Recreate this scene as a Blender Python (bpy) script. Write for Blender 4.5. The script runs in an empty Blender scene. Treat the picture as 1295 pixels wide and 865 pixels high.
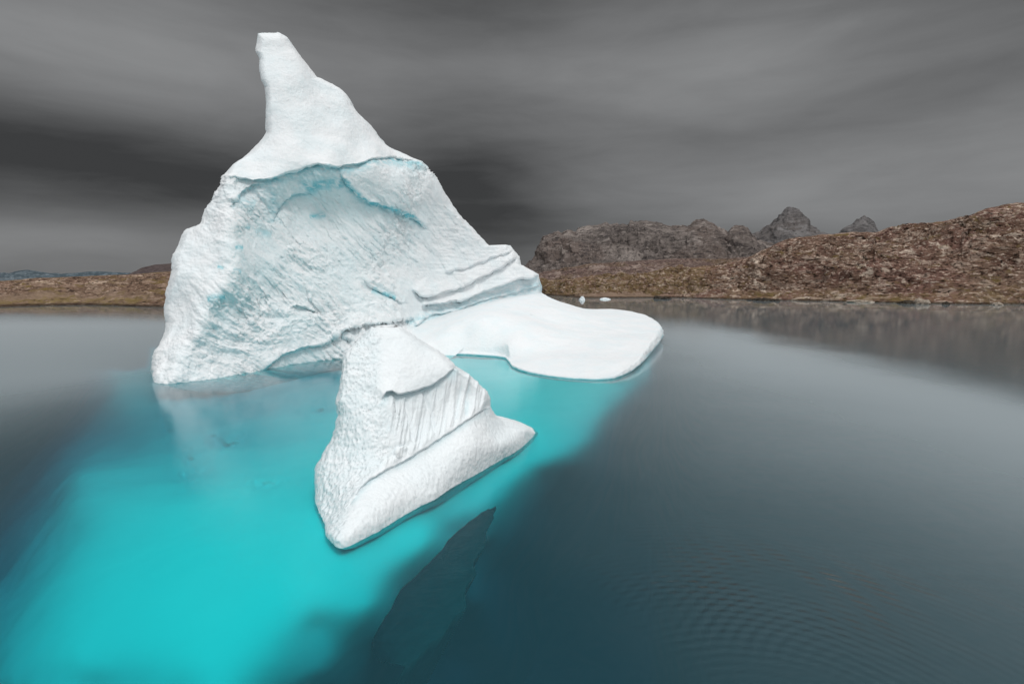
import bpy, math, random
import numpy as np

# ------------------------------------------------------------ camera, sky, sun
SC = bpy.context.scene
F = 647.5                      # focal length in photo pixels (18 mm on 36 mm)
CX, CY, HZ = 647.5, 432.5, 350.0
H = 10.0
PITCH = math.atan((CY - HZ) / F)

cam_d = bpy.data.cameras.new('camera'); cam_d.lens = 18.0; cam_d.sensor_width = 36.0
cam_d.clip_start = 0.1; cam_d.clip_end = 40000
cam = bpy.data.objects.new('camera', cam_d); SC.collection.objects.link(cam)
cam.location = (0, 0, H); cam.rotation_euler = (math.radians(90) - PITCH, 0, 0)
SC.camera = cam

SUN_EL, SUN_AZ = math.radians(55), math.radians(150)   # azimuth clockwise from +Y
SC.view_settings.view_transform = 'Standard'; SC.view_settings.look = 'None'
SC.view_settings.exposure = 0.0; SC.view_settings.gamma = 1.0
SC.view_settings.use_curve_mapping = False
SC.cycles.use_denoising = True
SC.cycles.max_bounces = 8; SC.cycles.transparent_max_bounces = 12
SC.cycles.volume_bounces = 0; SC.cycles.caustics_reflective = False; SC.cycles.caustics_refractive = False
SC.cycles.sample_clamp_indirect = 6.0


class NT:
    """small helper for building node trees"""
    def __init__(s, nt): s.nt = nt; nt.nodes.clear()
    def n(s, typ, **kw):
        nd = s.nt.nodes.new(typ)
        for k, v in kw.items(): setattr(nd, k, v)
        return nd
    def put(s, sock, v):
        if isinstance(v, bpy.types.NodeSocket): s.nt.links.new(v, sock)
        elif isinstance(v, bpy.types.Node): s.nt.links.new(v.outputs[0], sock)
        else:
            try: sock.default_value = v
            except Exception: sock.default_value = (v, v, v)
    def m(s, op, a, b=None, c=None, clamp=False):
        nd = s.n('ShaderNodeMath', operation=op, use_clamp=clamp)
        s.put(nd.inputs[0], a)
        if b is not None: s.put(nd.inputs[1], b)
        if c is not None: s.put(nd.inputs[2], c)
        return nd.outputs[0]
    def v(s, op, a, b=None):
        nd = s.n('ShaderNodeVectorMath', operation=op)
        s.put(nd.inputs[0], a)
        if b is not None:
            s.put(nd.inputs[3 if op == 'SCALE' else 1], b)
        return nd.outputs['Value'] if op in ('LENGTH', 'DOT_PRODUCT', 'DISTANCE') else nd.outputs[0]
    def mapping(s, vec, loc=(0, 0, 0), rot=(0, 0, 0), scale=(1, 1, 1)):
        nd = s.n('ShaderNodeMapping'); s.put(nd.inputs['Vector'], vec)
        nd.inputs['Location'].default_value = loc
        nd.inputs['Rotation'].default_value = rot
        nd.inputs['Scale'].default_value = scale
        return nd.outputs[0]
    def noise(s, vec, scale, detail=4, rough=0.55, dist=0.0, typ='FBM'):
        nd = s.n('ShaderNodeTexNoise'); nd.noise_type = typ; s.put(nd.inputs['Vector'], vec)
        nd.inputs['Scale'].default_value = scale; nd.inputs['Detail'].default_value = detail
        nd.inputs['Roughness'].default_value = rough; nd.inputs['Distortion'].default_value = dist
        return nd.outputs[0]
    def voro(s, vec, scale, feature='F1', rnd=1.0, out=0):
        nd = s.n('ShaderNodeTexVoronoi', feature=feature); s.put(nd.inputs['Vector'], vec)
        nd.inputs['Scale'].default_value = scale; nd.inputs['Randomness'].default_value = rnd
        return nd.outputs[out]
    def ss(s, x, a, b, lo=0.0, hi=1.0):
        nd = s.n('ShaderNodeMapRange', interpolation_type='SMOOTHSTEP')
        s.put(nd.inputs[0], x)
        for i, q in enumerate((a, b, lo, hi)): s.put(nd.inputs[i + 1], q)
        return nd.outputs[0]
    def mix(s, f, a, b, blend='MIX'):
        nd = s.n('ShaderNodeMix', data_type='RGBA', blend_type=blend)
        s.put(nd.inputs[0], f)
        for sk, q in ((nd.inputs[6], a), (nd.inputs[7], b)):
            if isinstance(q, tuple) and len(q) == 3: q = (*q, 1)
            s.put(sk, q)
        return nd.outputs[2]
    def xyz(s, vec):
        nd = s.n('ShaderNodeSeparateXYZ'); s.put(nd.inputs[0], vec); return nd.outputs
    def comb(s, x, y, z):
        nd = s.n('ShaderNodeCombineXYZ')
        for i, q in enumerate((x, y, z)): s.put(nd.inputs[i], q)
        return nd.outputs[0]
    def bump(s, h, strength, dist, normal=None):
        nd = s.n('ShaderNodeBump'); nd.inputs['Strength'].default_value = strength
        nd.inputs['Distance'].default_value = dist; s.put(nd.inputs['Height'], h)
        if normal is not None: s.put(nd.inputs['Normal'], normal)
        return nd.outputs[0]


def px_dir(u, v):
    """world direction through a photo pixel (scalar or array)"""
    x = (np.asarray(u, float) - CX) / F; y = (CY - np.asarray(v, float)) / F
    return x, math.cos(PITCH) + y * math.sin(PITCH), y * math.cos(PITCH) - math.sin(PITCH)


# ---- world: an overcast sky, a dark streaky cloud bank ahead, unseen sky overhead and behind brightened to light the ice
world = bpy.data.worlds.new('World'); SC.world = world; world.use_nodes = True
w = NT(world.node_tree)
tc = w.n('ShaderNodeTexCoord')
D = w.v('NORMALIZE', tc.outputs['Generated'])
dx, dy, dz = w.xyz(D)[0:3]
warp = w.noise(D, 1.3, 2, 0.5)
sv = w.mapping(D, rot=(0, math.radians(-13), 0), scale=(1.0, 0.9, 5.0))
sv = w.v('ADD', sv, w.v('SCALE', w.comb(0, 0, warp), 2.6))
n1 = w.noise(sv, 1.25, 3, 0.45, 0.15)
n2 = w.noise(w.mapping(D, loc=(3, 1, 7), rot=(0, math.radians(9), 0), scale=(1.5, 1.2, 11)), 1.6, 4, 0.5, 0.2)
n3 = w.noise(w.mapping(D, loc=(9, 4, 2), rot=(0, math.radians(-10), 0), scale=(2.2, 2.2, 9)), 2.6, 6, 0.6, 0.5)
cl = w.m('ADD', w.m('MULTIPLY', w.m('SUBTRACT', n3, 0.5), 0.06), w.m('ADD', w.m('MULTIPLY', w.m('SUBTRACT', n1, 0.5), 0.15), w.m('MULTIPLY', w.m('SUBTRACT', n2, 0.5), 0.09)))
base = w.m('ADD', cl, 0.162)
def blob(u, v, rx, rz, amp, acc):
    X, Y, Z = [float(q) for q in px_dir(u, v)]; L = math.sqrt(X*X + Y*Y + Z*Z)
    ex = w.m('MULTIPLY', w.m('SUBTRACT', dx, X / L), 1 / rx)
    ez = w.m('MULTIPLY', w.m('SUBTRACT', dz, Z / L), 1 / rz)
    r2 = w.m('ADD', w.m('MULTIPLY', ex, ex), w.m('MULTIPLY', ez, ez))
    g = w.m('POWER', 2.71828, w.m('MULTIPLY', r2, -1.0))
    return w.m('ADD', acc, w.m('MULTIPLY', g, amp))
for b in ((110, 205, .36, .09, -.135), (600, 250, .19, .17, -.125), (170, 75, .24, .09, .085),
          (50, 300, .17, .032, .075), (930, 95, .30, .09, .075), (1250, 10, .18, .10, -.06),
          (600, 0, .35, .05, -.05), (1150, 235, .42, .07, .06), (820, 175, .22, .05, -.03),
          (1000, 262, .25, .03, .02)):
    base = blob(*b, base)
base = w.m('MAXIMUM', base, 0.045)
# unseen sky overhead and behind: bright for the ice, dark ahead-left to shape reflections
right = w.ss(dx, 0.15, 0.6)
up = w.ss(dz, w.m('SUBTRACT', 0.66, w.m('MULTIPLY', right, 0.19)), w.m('SUBTRACT', 0.86, w.m('MULTIPLY', right, 0.16)))
back = w.m('MULTIPLY', w.ss(dy, 0.15, -0.45), w.ss(dz, -0.1, 0.8, 0.50, 1.0))
br = w.m('MAXIMUM', up, back)
ncl = w.noise(w.mapping(D, scale=(1, 1, 2.5)), 2.0, 4, 0.5)
brc = w.m('MULTIPLY', w.m('ADD', 0.70, w.m('MULTIPLY', ncl, 0.6)), 1.06)
val = w.m('ADD', w.m('MULTIPLY', base, w.m('SUBTRACT', 1.0, br)), w.m('MULTIPLY', brc, br))
col = w.v('SCALE', w.comb(0.985, 1.0, 1.015), w.m('MULTIPLY', val, 10.0))
sky = w.n('ShaderNodeTexSky', sky_type='NISHITA', sun_disc=False)
sky.sun_elevation = SUN_EL; sky.sun_rotation = SUN_AZ
col = w.v('ADD', col, w.v('SCALE', sky.outputs[0], 0.006))
bg = w.n('ShaderNodeBackground'); w.put(bg.inputs[0], col); bg.inputs[1].default_value = 0.1
wo = w.n('ShaderNodeOutputWorld'); w.nt.links.new(bg.outputs[0], wo.inputs[0])

sun_d = bpy.data.lights.new('sun', 'SUN'); sun_d.energy = 1.05; sun_d.angle = math.radians(14)
sun_d.color = (1.0, 0.97, 0.93)
sun = bpy.data.objects.new('sun', sun_d); SC.collection.objects.link(sun)
sun.rotation_euler = (math.radians(90) - SUN_EL, 0, math.pi - SUN_AZ)   # light travels away from (sin az, cos az)
sun.location = (0, -50, 100)

# ------------------------------------------------------------ numeric helpers
_rs = np.random.RandomState(7)
_perm = _rs.permutation(256); _perm = np.concatenate([_perm, _perm, _perm])
_grad = _rs.normal(size=(256, 3)); _grad /= np.linalg.norm(_grad, axis=1)[:, None]
def pnoise(p):
    p = np.asarray(p, float); i = np.floor(p).astype(int); f = p - i
    i &= 255; s = f * f * f * (f * (f * 6 - 15) + 10); r = 0
    for a in (0, 1):
        wx = s[:, 0] if a else 1 - s[:, 0]
        for b in (0, 1):
            wy = s[:, 1] if b else 1 - s[:, 1]
            for c in (0, 1):
                wz = s[:, 2] if c else 1 - s[:, 2]
                h = _perm[_perm[_perm[(i[:, 0] + a) & 255] + ((i[:, 1] + b) & 255)] + ((i[:, 2] + c) & 255)]
                g = _grad[h]
                r = r + wx * wy * wz * (g[:, 0] * (f[:, 0] - a) + g[:, 1] * (f[:, 1] - b) + g[:, 2] * (f[:, 2] - c))
    return r * 1.5
def fbm(p, octv=5, rough=0.5, ridged=False):
    a, s, r = 1.0, 0.0, 0.0
    for k in range(octv):
        n = pnoise(p * 2.03 ** k + 17.3 * k)
        if ridged: n = 1 - 2 * np.abs(n)
        r = r + a * n; s += a; a *= rough
    return r / s
def cells(p, seed=3):
    """worley F1, F2-F1 and a random value per cell"""
    p = np.asarray(p, float); i = np.floor(p).astype(int)
    b1 = np.full(len(p), 9.0); b2 = np.full(len(p), 9.0); idv = np.zeros(len(p))
    rnd = np.random.RandomState(seed).rand(256, 4)
    for a in (-1, 0, 1):
        for b in (-1, 0, 1):
            for c in (-1, 0, 1):
                q = i + (a, b, c)
                h = _perm[_perm[_perm[q[:, 0] & 255] + (q[:, 1] & 255)] + (q[:, 2] & 255)]
                d = np.linalg.norm(q + rnd[h, :3] - p, axis=1)
                nb = d < b1
                b2 = np.where(nb, b1, np.minimum(b2, d)); idv = np.where(nb, rnd[h, 3], idv); b1 = np.where(nb, d, b1)
    return b1, b2 - b1, idv
def sstep(x, a, b):
    t = np.clip((x - a) / (b - a), 0, 1); return t * t * (3 - 2 * t)
def at(u, v, Y=None, z=None):
    x, y, zz = px_dir(u, v)
    t = (Y / y) if Y is not None else (z - H) / zz
    return np.stack([x * t, y * t, H + zz * t], -1)
def W(u, v, z=0.0): return float(at(u, v, z=z)[1])
class TPS:
    def __init__(s, P, val, lam=0.0):
        P = np.asarray(P, float); s.c = P; s.sc = 1 / 100.0; n = len(P)
        K = s.k(P, P) + lam * np.eye(n); A = np.zeros((n + 3, n + 3)); A[:n, :n] = K
        A[:n, n] = 1; A[:n, n+1:] = P * s.sc; A[n, :n] = 1; A[n+1:, :n] = (P * s.sc).T
        s.w = np.linalg.solve(A, np.concatenate([val, [0, 0, 0]]))
    def k(s, a, b):
        d2 = ((a[:, None] - b[None]) ** 2).sum(-1) * s.sc ** 2
        return 0.5 * d2 * np.log(d2 + 1e-12)
    def __call__(s, Q):
        Q = np.asarray(Q, float); n = len(s.c); out = np.empty(len(Q))
        for i in range(0, len(Q), 40000):
            q = Q[i:i+40000]; out[i:i+40000] = s.k(q, s.c) @ s.w[:n] + s.w[n] + (q * s.sc) @ s.w[n+1:]
        return out
def pdist(Q, line):
    """unsigned distance, side (+ below / right of a line drawn left to right) and parameter 0..1"""
    line = np.asarray(line, float); best = np.full(len(Q), 1e9); side = np.zeros(len(Q)); par = np.zeros(len(Q))
    L = np.concatenate([[0], np.cumsum(np.linalg.norm(np.diff(line, axis=0), axis=1))])
    for k in range(len(line) - 1):
        a, b = line[k], line[k+1]; ab = b - a; l2 = (ab ** 2).sum()
        t = np.clip(((Q - a) @ ab) / l2, 0, 1); d = np.linalg.norm(Q - (a + t[:, None] * ab), axis=1)
        cr = ab[0] * (Q[:, 1] - a[1]) - ab[1] * (Q[:, 0] - a[0]); m = d < best - 1e-9
        best = np.where(m, d, best); side = np.where(m, np.sign(cr), side)
        par = np.where(m, (L[k] + t * math.sqrt(l2)) / L[-1], par)
    return best, side, par
def step(Q, line, up, wu, dn, wd, fade=0.12):
    """relief towards the camera: `up` above the line, `dn` below it, fading over wu / wd pixels"""
    d, s, t = pdist(Q, line); e = sstep(t, 0, fade) * sstep(t, 1, 1 - fade) if fade > 0 else 1.0
    soft = sstep(s * d, -0.9, 0.9)
    return e * ((1 - soft) * up * np.exp(-(d / wu) ** 1.5) + soft * dn * np.exp(-(d / wd) ** 1.5))

COL = SC.collection
def mesh_obj(name, V, Fc, mat, parent=None, smooth=True, attrs=None):
    me = bpy.data.meshes.new(name); V = np.asarray(V, np.float32)
    me.vertices.add(len(V)); me.vertices.foreach_set('co', V.ravel())
    tri = [np.asarray(f, np.int32) for f in Fc if len(f)]
    nl = sum(f.size for f in tri); npol = sum(len(f) for f in tri)
    me.loops.add(nl); me.polygons.add(npol)
    me.loops.foreach_set('vertex_index', np.concatenate([f.ravel() for f in tri]))
    st = []; c = 0
    for f in tri: st.append(c + np.arange(len(f)) * f.shape[1]); c += f.size
    me.polygons.foreach_set('loop_start', np.concatenate(st).astype(np.int32))
    me.update(calc_edges=True); me.validate()
    me.polygons.foreach_set('use_smooth', np.full(len(me.polygons), bool(smooth)))
    for k, a in (attrs or {}).items():
        at_ = me.attributes.new(k, 'FLOAT', 'POINT'); at_.data.foreach_set('value', np.asarray(a, np.float32))
    me.materials.append(mat)
    o = bpy.data.objects.new(name, me); COL.objects.link(o)
    if parent: o.parent = parent
    return o
def quads(nr, nc, closed=False):
    i = np.arange(nr - 1)[:, None] * nc; j = np.arange(nc if closed else nc - 1)[None]
    k = (j + 1) % nc
    return np.stack([i + j, i + k, i + nc + k, i + nc + j], -1).reshape(-1, 4)
def vnormals(V, Q, T=None):
    n = np.cross(V[Q[:, 2]] - V[Q[:, 0]], V[Q[:, 3]] - V[Q[:, 1]])
    N = np.zeros_like(V)
    for k in range(4): np.add.at(N, Q[:, k], n)
    if T is not None and len(T):
        n = np.cross(V[T[:, 1]] - V[T[:, 0]], V[T[:, 2]] - V[T[:, 0]])
        for k in range(3): np.add.at(N, T[:, k], n)
        # vertices stacked on one spot (clipped columns) share one normal
        key = np.round(V, 5); _, inv = np.unique(key, axis=0, return_inverse=True); inv = inv.ravel()
        S = np.zeros((inv.max() + 1, 3)); np.add.at(S, inv, N); N = S[inv]
    return N / (np.linalg.norm(N, axis=1)[:, None] + 1e-12)
def tag(o, label=None, cat=None, group=None, kind=None):
    for k, x in (('label', label), ('category', cat), ('group', group), ('kind', kind)):
        if x: o[k] = x
    return o
def empty(name, loc):
    o = bpy.data.objects.new(name, None); COL.objects.link(o); o.location = loc; o.empty_display_size = 1; return o
def under(parent, V): return V - np.array(parent.location)[None]

# ------------------------------------------------------------ materials
def new_mat(name):
    m = bpy.data.materials.new(name); m.use_nodes = True; return m, NT(m.node_tree)
def out(t, sh, vol=None):
    o = t.n('ShaderNodeOutputMaterial'); t.nt.links.new(sh, o.inputs[0])
    if vol: t.nt.links.new(vol, o.inputs[1])

def ice_material(name, dimple=0.0, rough_bump=0.05, white=(0.85, 0.868, 0.88), blue=(0.17, 0.56, 0.64)):
    m, t = new_mat(name); g = t.n('ShaderNodeNewGeometry').outputs['Position']
    a = t.n('ShaderNodeAttribute', attribute_name='blue').outputs['Fac']
    st = t.mapping(g, rot=(0, math.radians(35), 0), scale=(1, 1, 2.2))
    n1 = t.noise(st, 0.9, 6, 0.6, 0.6); n2 = t.noise(g, 0.35, 4, 0.5)
    f = t.m('MULTIPLY', a, t.ss(n1, 0.3, 0.62), clamp=True)
    tint = t.mix(t.ss(n2, 0.35, 0.7), white, (0.80, 0.855, 0.875))
    c = t.mix(f, tint, blue)
    p = t.n('ShaderNodeBsdfPrincipled'); t.put(p.inputs['Base Color'], c)
    p.inputs['Roughness'].default_value = 0.55; p.inputs['Specular IOR Level'].default_value = 0.35
    fine = t.noise(g, 3.2, 7, 0.62, 0.3)
    nb = t.bump(fine, 0.75, rough_bump * 4)
    if dimple:
        vo = t.voro(t.mapping(g, scale=(1, 1, 0.5)), 7.5, 'SMOOTH_F1')
        dm = t.n('ShaderNodeAttribute', attribute_name='pitted').outputs['Fac']
        nb = t.bump(t.m('MULTIPLY', vo, dm), 0.9, dimple, nb)
    t.put(p.inputs['Normal'], nb); out(t, p.outputs[0]); return m
M_ICE = ice_material('tower_ice', rough_bump=0.035)
M_SHELF = ice_material('shelf_snow', rough_bump=0.035, white=(0.85, 0.865, 0.875))
M_SMALL = ice_material('small_berg_ice', dimple=0.10, rough_bump=0.022, white=(0.85, 0.885, 0.90))
m, t = new_mat('submerged_ice'); M_SUB = m
g = t.n('ShaderNodeNewGeometry').outputs['Position']
c = t.mix(t.ss(t.noise(g, 0.22, 5, 0.55, 0.5), 0.3, 0.7), (0.80, 0.93, 0.94), (0.93, 0.97, 0.97))
d_ = t.n('ShaderNodeBsdfDiffuse'); t.put(d_.inputs[0], c); out(t, d_.outputs[0])

def rock_material(name, a, b, c, pale, dark, s=1.0, veg=None, snow=False, bump_d=0.5):
    m, t = new_mat(name); g = t.n('ShaderNodeNewGeometry').outputs['Position']
    g = t.v('SCALE', g, s)
    st = t.mapping(g, rot=(0.1, math.radians(-18), 0), scale=(0.55, 0.8, 1.7))
    n_big = t.noise(g, 0.035, 4, 0.55, 0.5); n_mid = t.noise(st, 0.16, 6, 0.62, 0.8); n_fine = t.noise(st, 0.75, 6, 0.68, 0.4)
    vo = t.voro(t.v('ADD', st, t.v('SCALE', t.n('ShaderNodeTexNoise').outputs[1], 0.0)), 0.35, 'F1', out=1)
    vr = t.xyz(vo)[0]
    col = t.mix(t.ss(n_mid, 0.36, 0.64), a, b)
    col = t.mix(t.ss(n_big, 0.45, 0.62), col, c)
    col = t.mix(t.m('MULTIPLY', t.ss(vr, 0.72, 0.95), 0.35), col, pale)
    n_out = t.noise(t.mapping(g, loc=(5, 9, 2), rot=(0, math.radians(-30), 0.4), scale=(0.8, 0.8, 1.6)), 0.06, 7, 0.68, 1.0)
    col = t.mix(t.ss(n_out, 0.565, 0.63), col, pale)
    col = t.mix(t.ss(n_out, 0.40, 0.33), col, dark)
    col = t.mix(t.ss(n_fine, 0.545, 0.65), col, pale)
    col = t.mix(t.ss(n_fine, 0.475, 0.38), col, dark)
    if veg:
        nv = t.noise(t.mapping(g, scale=(1, 1, 2)), 0.11, 6, 0.65, 0.4)
        zz = t.xyz(t.n('ShaderNodeNewGeometry').outputs['Normal'])[2]
        col = t.mix(t.m('MULTIPLY', t.ss(nv, 0.54, 0.66), t.ss(zz, 0.2, 0.7)), col, veg)
    if snow:
        nv = t.noise(t.mapping(g, scale=(1, 1, 1.6)), 0.5, 5, 0.65)
        col = t.mix(t.m('MULTIPLY', t.ss(nv, 0.50, 0.62), 0.5), col, (0.24, 0.28, 0.31))
    sa = t.n('ShaderNodeAttribute', attribute_name='sand').outputs['Fac']; gr = t.n('ShaderNodeAttribute', attribute_name='grass').outputs['Fac']
    col = t.mix(t.m('MULTIPLY', gr, t.ss(t.noise(g, 0.5, 5, 0.7), 0.38, 0.58)), col, (0.20, 0.145, 0.065))
    col = t.mix(t.m('MULTIPLY', sa, t.ss(n_mid, 0.2, 0.5)), col, (0.26, 0.185, 0.135))
    zw = t.xyz(t.n('ShaderNodeNewGeometry').outputs['Position'])[2]
    if s == 1.0: col = t.mix(t.m('MULTIPLY', t.ss(t.m('ADD', zw, t.m('MULTIPLY', n_fine, -0.9)), 0.35, -0.1), 0.7), col, (0.018, 0.015, 0.012))
    d = t.n('ShaderNodeBsdfDiffuse'); t.put(d.inputs[0], col)
    t.put(d.inputs['Normal'], t.bump(n_fine, 1.0, bump_d, t.bump(n_mid, 1.0, bump_d * 4))); out(t, d.outputs[0]); return m
M_HILL = rock_material('brown_hill_rock', (0.15, 0.088, 0.064), (0.27, 0.18, 0.135), (0.21, 0.12, 0.095),
                       (0.66, 0.54, 0.44), (0.022, 0.016, 0.013), 1.0, (0.15, 0.105, 0.045), bump_d=0.8)
M_LOW = rock_material('lowland_rock', (0.14, 0.085, 0.055), (0.24, 0.15, 0.10), (0.20, 0.14, 0.06),
                      (0.38, 0.27, 0.19), (0.04, 0.028, 0.02), 1.0, (0.24, 0.16, 0.05))
M_LEFT = rock_material('left_hill_rock', (0.12, 0.075, 0.052), (0.23, 0.15, 0.11), (0.16, 0.105, 0.075),
                       (0.45, 0.34, 0.26), (0.035, 0.025, 0.02), 1.0, (0.17, 0.12, 0.05))
M_MID = rock_material('mid_hill_rock', (0.10, 0.068, 0.06), (0.16, 0.11, 0.095), (0.13, 0.09, 0.06),
                      (0.27, 0.21, 0.18), (0.045, 0.033, 0.03), 0.45)
M_MESA = rock_material('mesa_rock', (0.10, 0.086, 0.08), (0.17, 0.145, 0.133), (0.14, 0.112, 0.10),
                       (0.26, 0.225, 0.205), (0.06, 0.052, 0.05), 0.12, bump_d=3.0)
M_PEAK = rock_material('peak_rock', (0.10, 0.095, 0.095), (0.155, 0.145, 0.145), (0.13, 0.115, 0.11),
                       (0.19, 0.18, 0.178), (0.075, 0.07, 0.07), 0.07, bump_d=5.0)
M_DOME = rock_material('dome_rock', (0.07, 0.055, 0.055), (0.10, 0.08, 0.078), (0.09, 0.07, 0.065),
                       (0.14, 0.11, 0.105), (0.05, 0.04, 0.04), 0.3)
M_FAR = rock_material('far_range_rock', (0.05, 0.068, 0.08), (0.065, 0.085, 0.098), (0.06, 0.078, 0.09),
                      (0.10, 0.125, 0.14), (0.06, 0.085, 0.10), 0.02, snow=True)  # bluish tones put distance haze into the rock colour
M_BOULD = rock_material('shore_boulder_rock', (0.25, 0.21, 0.17), (0.40, 0.34, 0.28), (0.3, 0.24, 0.19),
                        (0.55, 0.49, 0.42), (0.10, 0.08, 0.06), 4.0, bump_d=0.05)

# ------------------------------------------------------------ water
def water():
    m, t = new_mat('clear_glacial_water'); g = t.n('ShaderNodeNewGeometry').outputs['Position']
    x, y, z = t.xyz(g)[0:3]
    # patches where the wind roughens the surface
    patch = t.ss(t.noise(t.mapping(g, scale=(0.5, 1, 1)), 0.045, 3, 0.5, 0.3), 0.35, 0.65)
    w1 = t.noise(t.mapping(g, rot=(0, 0, 0.5), scale=(1, 1.9, 1)), 1.7, 4, 0.55, 0.2)
    w2 = t.noise(t.mapping(g, rot=(0, 0, -0.35), scale=(1, 2.1, 1)), 5.5, 3, 0.6, 0.3)
    far = t.m('DIVIDE', 22.0, t.m('MAXIMUM', t.v('LENGTH', g), 22.0))
    w3 = t.noise(t.mapping(g, rot=(0, 0, 0.2), scale=(1, 1.6, 1)), 0.35, 3, 0.5)
    hgt = t.m('ADD', t.m('MULTIPLY', w1, 0.0050), t.m('MULTIPLY', w2, t.m('ADD', 0.005, t.m('MULTIPLY', patch, 0.009))))
    hgt = t.m('ADD', t.m('MULTIPLY', hgt, far), t.m('MULTIPLY', w3, t.m('MULTIPLY', far, 0.007)))
    # wave trains left by the boat, in arcs round a few points on the surface
    wob = t.noise(g, 0.25, 3, 0.55)
    def rings(u, v, wl, r0, rw, amp, ang_u, ang_v, cone):
        nonlocal hgt; amp = amp * 1.4
        c = at(u, v, z=0.0); q = at(ang_u, ang_v, z=0.0) - c; q = q / np.linalg.norm(q)
        dv = t.v('SUBTRACT', g, (float(c[0]), float(c[1]), 0.0)); r = t.v('LENGTH', dv)
        dirn = t.v('NORMALIZE', dv); cs = t.v('DOT_PRODUCT', dirn, (float(q[0]), float(q[1]), 0.0))
        e = t.m('DIVIDE', t.m('SUBTRACT', r, r0), rw)
        env = t.m('POWER', 2.71828, t.m('MULTIPLY', t.m('MULTIPLY', e, e), -1))
        env = t.m('MULTIPLY', env, t.ss(cs, cone, min(1.0, cone + 0.35)))
        ph = t.m('ADD', t.m('MULTIPLY', r, 2 * math.pi / wl), t.m('MULTIPLY', wob, 8.0))
        env = t.m('MULTIPLY', env, t.ss(t.noise(g, 0.35, 2, 0.5), 0.25, 0.6))
        hgt = t.m('ADD', hgt, t.m('MULTIPLY', t.m('MULTIPLY', t.m('SINE', ph), env), amp))
    rings(1030, 1010, 0.30, 7.5, 3.2, 0.0085, 960, 690, 0.62)
    rings(1150, 900, 0.36, 5.5, 3.2, 0.0060, 1090, 660, -0.10)
    nb = t.bump(hgt, 1.0, 1.0)
    fr = t.n('ShaderNodeFresnel'); fr.inputs[0].default_value = 1.42; t.put(fr.inputs[1], nb)
    fac = t.m('MULTIPLY', fr.outputs[0], t.ss(fr.outputs[0], 0.03, 0.30, 0.32, 1.0))
    g1 = t.n('ShaderNodeBsdfGlossy'); g1.inputs[0].default_value = (1, 1, 1, 1); g1.inputs['Roughness'].default_value = 0.015; t.put(g1.inputs['Normal'], nb)
    g2 = t.n('ShaderNodeBsdfGlossy'); g2.inputs['Roughness'].default_value = 0.52; t.put(g2.inputs['Normal'], nb)
    gm = t.n('ShaderNodeMixShader'); gm.inputs[0].default_value = 0.10
    t.put(gm.inputs[1], g1.outputs[0]); t.put(gm.inputs[2], g2.outputs[0])
    tr = t.n('ShaderNodeBsdfTransparent'); df = t.n('ShaderNodeBsdfDiffuse'); df.inputs[0].default_value = (0.09, 0.40, 0.52, 1); sb = t.bump(hgt, 1.0, 3.0); t.put(df.inputs['Normal'], sb)
    bm = t.n('ShaderNodeMixShader'); bm.inputs[0].default_value = 0.11
    t.put(bm.inputs[1], tr.outputs[0]); t.put(bm.inputs[2], df.outputs[0])
    fm = t.n('ShaderNodeMixShader'); t.put(fm.inputs[0], fac); t.put(fm.inputs[1], bm.outputs[0]); t.put(fm.inputs[2], gm.outputs[0])
    # bright sky reflection painted as pale diffuse areas, left out where the hill reflects
    gx = t.m('ADD', x, t.m('MULTIPLY', t.m('SUBTRACT', t.noise(g, 0.04, 4, 0.55), 0.5), 16.0)); R_ = t.v('LENGTH', g)
    pr = t.m('MULTIPLY', t.m('MULTIPLY', t.ss(gx, -4, 34), t.ss(R_, -4, 46)), t.m('MULTIPLY', t.ss(gx, 50, 36), t.ss(y, 135, 85)))
    pl = t.m('MULTIPLY', t.m('MULTIPLY', t.ss(gx, -16, -46), t.ss(R_, 30, 72)), t.ss(y, 150, 100))
    sky_sheen = t.m('ADD', t.m('MULTIPLY', t.m('ADD', pr, pl), 0.34), t.m('MULTIPLY', t.ss(gx, 0, 8), 0.018))
    sheen_df = t.n('ShaderNodeBsdfDiffuse'); t.put(sheen_df.inputs['Normal'], sb); sheen_df.inputs[0].default_value = (0.60, 0.66, 0.69, 1)
    sm_ = t.n('ShaderNodeMixShader'); t.put(sm_.inputs[0], sky_sheen)
    t.put(sm_.inputs[1], fm.outputs[0]); t.put(sm_.inputs[2], sheen_df.outputs[0]); fm = sm_
    va = t.n('ShaderNodeVolumeAbsorption'); va.inputs['Color'].default_value = (0.0, 1 - 0.100 / 6.0, 1 - 0.078 / 6.0, 1)
    va.inputs['Density'].default_value = 6.0
    out(t, fm.outputs[0], va.outputs[0])
    S = 12000; zb = -45
    V = [(-S, -300, 0), (S, -300, 0), (S, S, 0), (-S, S, 0), (-S, -300, zb), (S, -300, zb), (S, S, zb), (-S, S, zb)]
    Q = [(0, 1, 2, 3), (7, 6, 5, 4), (0, 4, 5, 1), (1, 5, 6, 2), (2, 6, 7, 3), (3, 7, 4, 0)]
    tag(mesh_obj('water', V, [np.array(Q)], m, smooth=False), kind='structure')
    m2, t2 = new_mat('seabed_silt'); d2 = t2.n('ShaderNodeBsdfDiffuse')
    t2.put(d2.inputs[0], t2.mix(t2.noise(t2.n('ShaderNodeNewGeometry').outputs[0], 0.05, 4), (0.05, 0.06, 0.06), (0.09, 0.10, 0.09)))
    out(t2, d2.outputs[0])
    V = [(-14000, -400, -44), (14000, -400, -44), (14000, 14000, -44), (-14000, 14000, -44)]
    tag(mesh_obj('seabed', V, [np.array([(0, 1, 2, 3)])], m2, smooth=False), kind='structure')
water()

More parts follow.
